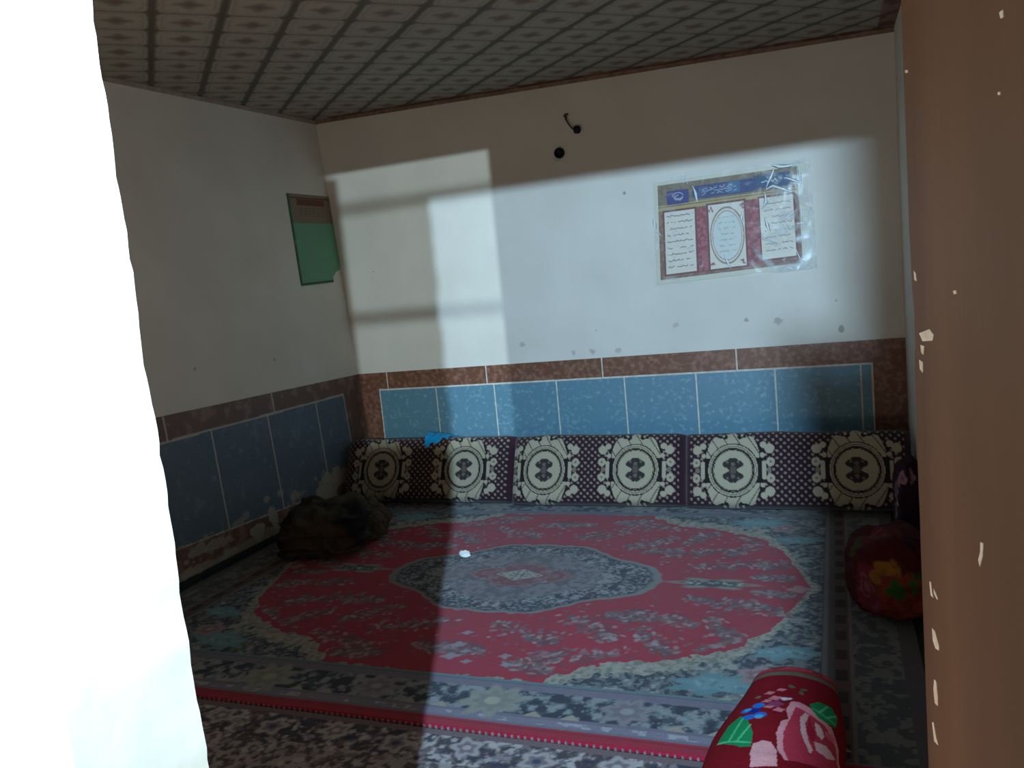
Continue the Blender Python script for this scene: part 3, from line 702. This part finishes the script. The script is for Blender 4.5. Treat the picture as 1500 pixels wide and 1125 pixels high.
# border stripe at the end
yb = C2(1165, 1000)[1]; cr.fill(cr.Y > yb-.005, (150, 60, 66)); cr.fill((cr.Y > yb+.03) & (vn(cr.X, cr.Y, .03, 4) > .4), (196, 70, 90)); cr.fill(np.abs(cr.Y-yb) < .012, (110, 108, 90))
rpoly([(1050, 1098), (1066, 1075), (1085, 1064), (1096, 1075), (1104, 1100), (1100, 1118), (1085, 1116), (1062, 1104)], (28, 150, 92))
for a, b, w in (((1052, 1098), (1100, 1112), .004), ((1068, 1102), (1090, 1068), .003), ((1080, 1105), (1100, 1084), .003)):
    cr.stroke([C2(*a), C2(*b)], w, (96, 205, 150), .8)
rpoly([(1186, 1048), (1200, 1040), (1218, 1040), (1226, 1050), (1224, 1068), (1208, 1070), (1192, 1062)], (30, 150, 94))
for a, b in (((1190, 1054), (1222, 1064)), ((1200, 1058), (1212, 1042)), ((1210, 1062), (1224, 1050))): cr.stroke([C2(*a), C2(*b)], .003, (100, 205, 150), .8)
for dx, dy in ((-10, -3), (7, -8), (9, 9), (-7, 10), (0, 0)):
    rb(1105+dx, 1060+dy, .017, .015, 0, (36, 120, 226) if (dx or dy) else (10, 50, 160))
rb(1112, 1072, .012, .012, 0, (90, 190, 235), .8); rb(1096, 1056, .01, .01, 0, (90, 190, 235), .7)
for px, py, r in ((1128, 1032, .013), (1145, 1028, .012), (1136, 1042, .016), (1124, 1046, .012), (1142, 1062, .014), (1128, 1056, .013)): rb(px, py, r, r*.8, .3, (228, 140, 150), .9, 4)
rb(1136, 1052, .02, .018, 0, (150, 70, 110), .9, 5); rb(1152, 1044, .015, .009, .4, (228, 210, 226), 1, 3); rb(1111, 1036, .008, .009, 0, (120, 120, 96)); rb(1160, 1022, .008, .012, .5, (104, 110, 80)); rb(1178, 1026, .012, .006, .6, (104, 110, 80)); rb(1174, 1032, .006, .01, .3, (104, 110, 80))
# the rose
rpoly([(1140, 1125), (1138, 1100), (1146, 1080), (1156, 1078), (1152, 1062), (1160, 1048), (1172, 1048), (1186, 1054), (1200, 1066), (1218, 1072), (1227, 1095), (1230, 1140), (1150, 1140)], (236, 160, 170))
rpoly([(1148, 1125), (1148, 1100), (1160, 1072), (1166, 1056), (1182, 1062), (1210, 1076), (1224, 1100), (1228, 1140), (1156, 1140)], (196, 60, 84))
rpoly([(1174, 1095), (1172, 1074), (1180, 1062), (1186, 1066), (1180, 1080), (1184, 1104), (1192, 1118), (1186, 1124)], (238, 186, 192))
rpoly([(1194, 1074), (1202, 1078), (1208, 1092), (1204, 1098), (1196, 1092)], (240, 200, 204)); rpoly([(1192, 1104), (1210, 1104), (1224, 1116), (1212, 1122), (1196, 1116)], (238, 190, 196))
rpoly([(1186, 1070), (1196, 1098), (1190, 1108), (1182, 1090)], (170, 34, 62)); rb(1216, 1088, .012, .02, .2, (226, 110, 130), .8)
rpoly([(1100, 1128), (1104, 1114), (1118, 1110), (1130, 1113), (1138, 1125), (1140, 1150), (1100, 1150)], (236, 170, 176))
ix = np.clip(((xx-2.7)/(.8)*(cr.nx-1)).astype(int), 0, cr.nx-1); iy = np.clip(((yy+3.45)/1.25*(cr.ny-1)).astype(int), 0, cr.ny-1)
col = cr.c[iy, ix]*.8
low = (zz < .05)[..., None]; col = np.where(low, lin((150, 22, 40)), col)
rl = grid('rolled_blanket', np.stack([xx, yy, zz], -1), col, CLOTH, wrap=True); setorigin(rl, (3.09, -2.8, .016))
tag(rl, 'rolled red plush blanket with pink rose, green leaves and blue flower in the foreground', 'blanket')

# blue cloth over the first cushion
g1 = Canvas(0, 1, 0, 1, .02)
a, b = g1.X, g1.Y
pth = np.array([(-.17, .43), (-.25, .455), (-.31, .472), (-.364, .455), (-.396, .39), (-.412, .29)])
bb = np.clip(b*(1.-.42*ss(.45, .8, a)), 0, 1); q_ = np.linspace(0, 1, 6)
xx = .735+.165*a+.02*(fbm(a, b, .4, 3)-.5); yy = np.interp(bb, q_, pth[:, 0])+.012*(fbm(a, b, .2, 5)-.5); zz = np.interp(bb, q_, pth[:, 1])+.014*(fbm(a, b, .25, 7)-.5)-.018*a
PP = np.stack([xx, yy, zz], -1); cc = np.zeros(PP.shape); cc[:] = lin((10, 160, 226))
bc_ = grid('blue_cloth', PP, cc, vc_mat('blue_plastic', .5, .4, .3, 60, .12, 30)); setorigin(bc_, (.8, -.3, .4))
so = bc_.modifiers.new('thick', 'SOLIDIFY'); so.thickness = .006; so.offset = 1
tag(bc_, 'small bright blue cloth draped over the top edge of the left cushion', 'cloth')

# crumpled white tissue on the rug
p = at(681, 812, 2, .03)
ts = lump('tissue', (p[0], p[1], .018), (.034, .026, .022), noise_mat('white_paper', (236, 240, 242), (250, 252, 252), 30, .9), lambda x, y, z: np.ones(x.shape+(3,)), 5, .35, 30, 20, folds=.25)
tag(ts, 'crumpled white paper tissue lying on the red rug beside its medallion', 'tissue')

# ------------------------------------------------------------------ posters
pc = [at(957, 268, 1, -.004), at(1180, 236, 1, -.004), at(1190, 390, 1, -.004), at(962, 418, 1, -.004)]
cv = Canvas(0, 1.48, 0, 1, .004)
A_ = cv.X/1.48; B_ = cv.Y                            # b = 0 at top
cv.fill(np.ones_like(A_), (208, 206, 188))
inn = (A_ > .028) & (A_ < .945) & (B_ > .035) & (B_ < .955)
nz = fbm(cv.X, cv.Y, .03, 41, 3)
cv.fill(inn, (124, 88, 70)); cv.fill(inn & (nz > .55), (146, 112, 92))
cv.fill(inn & (B_ < .26), (130, 112, 88)); cv.fill(inn & (B_ < .26) & (nz > .55), (112, 98, 70)); cv.fill(inn & (np.abs(B_-.27) < .015), (176, 156, 100)); cv.fill(inn & (np.abs(B_-.235) < .006), (176, 156, 100))
rr = lambda x0, x1, y0, y1: (A_ > x0) & (A_ < x1) & (B_ > y0) & (B_ < y1)
cv.fill(rr(.09, .24, .10, .235), (36, 40, 116)); cv.blob(.165*1.48, .167, .11, .066, 0, (34, 38, 120))
pass
cv.fill(rr(.29, .66, .085, .215), (22, 44, 108)); cv.fill(rr(.67, .9, .07, .20), (26, 66, 110)); cv.blob(.29*1.48, .15, .04, .062, 0, (22, 44, 108)); cv.blob(.66*1.48, .15, .04, .06, 0, (22, 44, 108)); cv.fill(rr(.50, .58, .09, .20), (30, 96, 140), .8)
rs = np.random.RandomState(12)
def scrib(x0, x1, y, h, col, wd, a=.9):
    x = x0; pts = []
    while x < x1:
        pts.append((x, y+h*math.sin(x*130)*rs.uniform(.1, 1)+rs.uniform(-h, h)*.5)); x += rs.uniform(.008, .02)
        if rs.rand() < .15:
            if len(pts) > 1: cv.stroke(pts, wd, col, a)
            pts = []; x += .012
        if rs.rand() < .3: cv.blob(x, y-h*1.3, wd*1.1, wd*1.1, 0, col, a)
    if len(pts) > 1: cv.stroke(pts, wd, col, a)
for r_, a0, a1 in ((.035, .3, 3.6), (.052, 3.4, 5.9), (.022, 1., 5.), (.045, 0., 1.2)): cv.stroke([(.165*1.48+r_*math.cos(a0+(a1-a0)*q/8)*1.1, .167+r_*math.sin(a0+(a1-a0)*q/8)*.8) for q in range(9)], .0045, (168, 170, 180), .85)
for yy_ in (.125, .15, .175): scrib(.33*1.48, .56*1.48, yy_, .011, (150, 168, 190), .0036, .8)
scrib(.72*1.48, .88*1.48, .135, .022, (180, 200, 210), .005)
for x0, x1, y0, y1 in ((.07, .275, .30, .905), (.365, .60, .29, .91), (.70, .91, .29, .88)):
    cv.fill(rr(x0-.012, x1+.012, y0-.018, y1+.018), (112, 44, 44)); cv.fill(rr(x0, x1, y0, y1), (222, 216, 202))
cv.fill(rr(.288, .35, .30, .93), (138, 50, 60)); cv.fill(rr(.61, .69, .29, .92), (132, 54, 62)); cv.fill((rr(.288, .35, .3, .93) | rr(.61, .69, .29, .92)) & (nz > .5), (168, 84, 92))
for k in range(9): scrib(.085*1.48, .26*1.48, .345+k*.062, .008, (84, 78, 76), .0035, .75)
for k in range(8): scrib(.725*1.48, .895*1.48, .35+k*.064, .008, (96, 96, 98), .0035, .6)
rO = np.hypot((A_-.4825)/.108, (B_-.60)/.27); cv.fill((np.abs(rO-1) < .035), (150, 130, 110)); cv.fill((np.abs(rO-.88) < .02), (170, 150, 130)); cv.fill(rO < .86, (208, 214, 208))
for k in range(7): scrib(.43*1.48, .535*1.48, .42+k*.055, .007, (130, 134, 136), .003, .6)
for cx, cy in ((.38, .33), (.585, .33), (.38, .87), (.585, .87)):
    for q in range(3): cv.blob(cx*1.48+rs.uniform(-.02, .02), cy+rs.uniform(-.02, .02), .018, .01, rs.uniform(0, 3), (140, 60, 60), .8)
def bil(P4, a, b, off=0.):
    a = a[..., None]; b = b[..., None]; q = (P4[0]*(1-a)+P4[1]*a)*(1-b)+(P4[3]*(1-a)+P4[2]*a)*b; q = q.copy(); q[..., 1] += off; return q
PQ, c_ = pad(bil(pc, A_, B_), cv.c, (0, .0035, 0))
po = grid('wall_poster', PQ[::-1], c_[::-1], vc_mat('printed_paper', .5, .3, grain=.03, gscale=40)); setorigin(po, tuple(pc[3]))
tag(po, 'brown-bordered calligraphy poster with three text panels under wrinkled plastic, on the back wall', 'poster')
# wrinkled clear film, its glare haze put into the opacity towards the right
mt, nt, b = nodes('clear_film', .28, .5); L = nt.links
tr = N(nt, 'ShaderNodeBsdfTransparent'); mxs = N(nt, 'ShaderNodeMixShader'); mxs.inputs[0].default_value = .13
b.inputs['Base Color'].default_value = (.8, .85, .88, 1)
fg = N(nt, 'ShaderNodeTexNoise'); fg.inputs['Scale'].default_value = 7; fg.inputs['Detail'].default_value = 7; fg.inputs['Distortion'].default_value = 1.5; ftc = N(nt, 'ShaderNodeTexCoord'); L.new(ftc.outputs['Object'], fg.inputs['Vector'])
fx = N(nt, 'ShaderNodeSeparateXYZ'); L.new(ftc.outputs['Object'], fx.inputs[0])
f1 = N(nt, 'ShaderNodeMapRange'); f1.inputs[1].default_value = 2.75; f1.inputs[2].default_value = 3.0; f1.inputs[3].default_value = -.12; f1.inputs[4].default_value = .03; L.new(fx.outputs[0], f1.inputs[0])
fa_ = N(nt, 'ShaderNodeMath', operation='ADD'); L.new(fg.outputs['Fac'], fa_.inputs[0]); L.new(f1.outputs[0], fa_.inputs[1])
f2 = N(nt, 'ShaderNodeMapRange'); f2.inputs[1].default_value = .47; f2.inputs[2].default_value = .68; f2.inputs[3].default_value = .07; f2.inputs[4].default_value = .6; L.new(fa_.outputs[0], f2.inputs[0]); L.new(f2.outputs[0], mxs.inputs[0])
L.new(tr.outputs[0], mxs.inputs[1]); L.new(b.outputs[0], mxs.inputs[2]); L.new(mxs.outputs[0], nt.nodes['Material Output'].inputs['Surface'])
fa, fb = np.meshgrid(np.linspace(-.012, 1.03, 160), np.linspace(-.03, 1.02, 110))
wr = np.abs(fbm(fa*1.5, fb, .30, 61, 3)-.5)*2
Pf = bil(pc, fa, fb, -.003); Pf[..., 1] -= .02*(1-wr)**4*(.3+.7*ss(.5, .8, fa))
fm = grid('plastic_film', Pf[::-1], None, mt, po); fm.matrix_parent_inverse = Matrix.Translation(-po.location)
# white strips standing in for glints along the creases of the film
GLINT = noise_mat('glint_white', (206, 222, 228), (240, 248, 250), 40, .3, .6)
def glint_strip(pts, w, off=-.010):
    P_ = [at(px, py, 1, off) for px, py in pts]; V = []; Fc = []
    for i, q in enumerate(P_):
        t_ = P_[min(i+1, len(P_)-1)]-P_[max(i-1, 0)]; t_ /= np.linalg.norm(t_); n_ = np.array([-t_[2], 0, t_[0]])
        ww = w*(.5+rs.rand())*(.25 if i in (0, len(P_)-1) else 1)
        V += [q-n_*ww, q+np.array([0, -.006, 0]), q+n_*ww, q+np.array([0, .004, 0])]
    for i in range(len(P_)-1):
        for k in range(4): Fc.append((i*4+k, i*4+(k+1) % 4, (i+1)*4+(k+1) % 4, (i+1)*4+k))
    o = raw('film_glint', V, Fc, GLINT, po, True); o.matrix_parent_inverse = Matrix.Translation(-po.location)
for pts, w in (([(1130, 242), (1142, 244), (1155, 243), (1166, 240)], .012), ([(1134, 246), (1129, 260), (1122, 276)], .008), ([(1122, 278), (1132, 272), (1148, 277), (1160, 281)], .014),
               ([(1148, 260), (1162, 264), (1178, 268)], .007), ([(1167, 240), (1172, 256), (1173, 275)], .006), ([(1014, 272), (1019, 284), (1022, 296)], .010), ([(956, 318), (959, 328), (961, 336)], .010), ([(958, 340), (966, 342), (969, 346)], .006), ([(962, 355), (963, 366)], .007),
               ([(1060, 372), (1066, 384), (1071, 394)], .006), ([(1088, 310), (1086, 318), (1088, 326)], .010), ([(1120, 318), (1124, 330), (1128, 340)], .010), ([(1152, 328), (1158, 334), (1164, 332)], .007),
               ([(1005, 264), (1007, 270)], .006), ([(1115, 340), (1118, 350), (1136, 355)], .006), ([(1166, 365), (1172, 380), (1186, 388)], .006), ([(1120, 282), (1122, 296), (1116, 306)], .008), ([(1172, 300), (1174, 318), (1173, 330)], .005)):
    glint_strip(pts, w)

# green leaflet on the left wall by the corner
cv = Canvas(0, .5, 0, 1, .006); A_ = cv.X/.5; B_ = cv.Y
cv.fill(np.ones_like(A_), (112, 164, 134)); cv.fill(B_ < .32, (128, 124, 104)); w = ss(.32, .24, B_); cv.fill(w, (136, 122, 104))
cv.fill((B_ > .05) & (B_ < .12) & (A_ > .18) & (A_ < .75), (112, 76, 56)); cv.fill((B_ > .035) & (B_ < .045), (90, 60, 44)); cv.fill((A_ < .04) | (B_ > .975), (60, 104, 78))
for k in range(4): 
    for q in range(6): cv.blob(.12+q*.045, .155+k*.028, .016, .006, 0, (92, 76, 70), .6)
lo_ = fbm(cv.X, cv.Y, .25, 18); cv.fill(ss(.5, .7, lo_)*(B_ > .34), (110, 176, 132), .8)
gc = [lw(419, 283), lw(489, 289), lw(499, 412), lw(441, 419)]
off = np.array([.003, 0, 0])
Pg = bil([g_+off for g_ in gc], A_, B_)
bot = ss(.86, .9, B_)*ss(.80, .84, A_); Pg[..., 1] -= .03*bot; Pg[..., 1] += 0
# torn lower corner: pull the last rows inwards
tear = np.clip((B_-.86)/.14, 0, 1)*np.clip((A_-.80)/.20, 0, 1); Pg = Pg-tear[..., None]*(gc[1]-gc[0])*.24*(1+.2*np.sin(B_*60))[..., None]
Pg[..., 0] += .006*(B_**2)*np.sin(A_*3.1)
PQ, c_ = pad(Pg, cv.c, (-.0025, 0, 0))
gp = grid('wall_leaflet', PQ[::-1], c_[::-1], vc_mat('green_paper', .7, .25, grain=.04, gscale=40)); setorigin(gp, tuple(gc[3]))
tag(gp, 'narrow green paper leaflet with brown header pasted on the left wall by the corner', 'poster')

# ------------------------------------------------------------------ pipe hole and loose cable on the back wall
def ring(c, r0, r1, depth, name, mat, parent=None, seg=28):
    V = []; Fc = []
    for k in range(seg):
        w = 2*math.pi*k/seg; cs, sn = math.cos(w), math.sin(w)
        for r, y in ((r1, 0), (r1, -depth), (r0, -depth), (r0, -.001)): V.append((c[0]+r*cs, c[1]+y, c[2]+r*sn))
    for k in range(seg):
        n = (k+1) % seg
        for j in range(3): Fc.append((k*4+j, n*4+j, n*4+j+1, k*4+j+1))
    Fc.append(tuple(k*4+3 for k in range(seg)))
    return raw(name, V, Fc, mat, parent, True)
h1 = at(820, 224.5, 1, -.001)
hp = ring(h1, .026, .033, .018, 'wall_pipe', BLACK); tag(hp, 'round black pipe end set in the back wall, below the loose cable', 'pipe'); setorigin(hp, tuple(h1))
rm_ = tube('plaster_rim', [at(812, 232, 1, -.003), at(815, 236, 1, -.005), at(821, 235, 1, -.003)], .004, GROUT, hp); rm_.matrix_parent_inverse = Matrix.Translation(-hp.location)
h2 = at(845, 190.5, 1, -.02)
cb_ = tube('loose_cable', [at(829, 167, 1, .01), at(828, 169, 1, -.014), at(829, 175, 1, -.03), at(833, 182, 1, -.034), at(838, 188, 1, -.028), at(842, 190, 1, -.024)], [.008, .009, .006, .005, .005, .006], CABLE)
tag(cb_, 'short loose cable with a black end cap hanging from the upper back wall', 'cable')
cp = tube('end_cap', [h2+np.array([-.018, -.004, .004]), h2+np.array([-.012, -.004, .003]), h2+np.array([.016, -.004, 0]), h2+np.array([.024, -.004, -.001])], [.014, .024, .024, .014], BLACK, cb_, 14)
hk = tube('cable_knot', [at(826, 170, 1, -.006), at(829, 168.5, 1, -.02), at(831.5, 167, 1, -.008)], .006, CABLE, cb_)

# unseen post, sleeve and knob added to cast the viewer's shadow on the right
pm = noise_mat('weathered_timber', (96, 78, 58), (130, 108, 82), 12, .8, .2, .3, 60, stretch=(1, 1, .1))
pp = tube('shadow_post', [(3.321, -5.60, -.02), (3.321, -5.60, 1.0), (3.321, -5.60, 2.0), (3.321, -5.60, 2.6)], .043, pm, None, 24)
tag(pp, 'unseen post added behind the viewer to shade the right of the room', 'post')
sl = tube('shadow_sleeve', [(3.324, -5.60, -.02), (3.324, -5.60, 1.9), (3.324, -5.60, 1.97), (3.324, -5.60, 1.986)], [.062, .062, .062, .062], FRAMEM, pp, 32)
hk_ = tube('shadow_knob', [(3.268, -5.60, 1.97), (3.266, -5.60, 1.99), (3.266, -5.60, 2.0), (3.266, -5.60, 2.004)], [.008, .007, .006, .004], FRAMEM, pp, 12)

# unseen low block added along the front wall, keeping fill light off the floor
bm_ = boxes('fill_light_blocker', [((.35, -4.22, .013), (2.62, -4.08, .345), 0)], noise_mat('blocker_cloth', (92, 60, 58), (120, 84, 78), 14, .9, .2, .3, 80), bevel=.03)
setorigin(bm_, (1.5, -4.15, .013)); tag(bm_, 'unseen low block added by the front wall to hold back the fill light', 'light blocker')

# ------------------------------------------------------------------ light
w = bpy.data.worlds.new('world'); SC.world = w; w.use_nodes = True
w.node_tree.nodes['Background'].inputs[0].default_value = (.75, .78, .80, 1); w.node_tree.nodes['Background'].inputs[1].default_value = .6
def spot_(name, loc, target, power, size, blend, rad, color):
    l = bpy.data.lights.new(name, 'SPOT'); l.energy = power; l.spot_size = math.radians(size); l.spot_blend = blend; l.shadow_soft_size = rad; l.color = color
    o = bpy.data.objects.new(name, l); COL.objects.link(o); o.location = loc
    o.rotation_euler = (Vector(target)-Vector(loc)).to_track_quat('-Z', 'Y').to_euler(); return o
spot_('porch_daylight', AL, (1.9, 0, 1.75), 1060, 101, 1., .011, (.49, .76, 1.))
spot_('yard_daylight', BL, (.7, 0, 1.2), 1200, 40, .6, .014, (.72, .92, 1.))
l = bpy.data.lights.new('low_fill_light', 'AREA'); l.shape = 'RECTANGLE'; l.size = 1.9; l.size_y = .35; l.energy = 23; l.color = (1., .89, .77)  # unseen warm fill lamp added to brighten the walls and ceiling
o = bpy.data.objects.new('low_fill_light', l); COL.objects.link(o); o.location = (1.85, -4.40, .30)
o.rotation_euler = Vector((0, math.cos(math.radians(50)), math.sin(math.radians(50)))).to_track_quat('-Z', 'Y').to_euler()
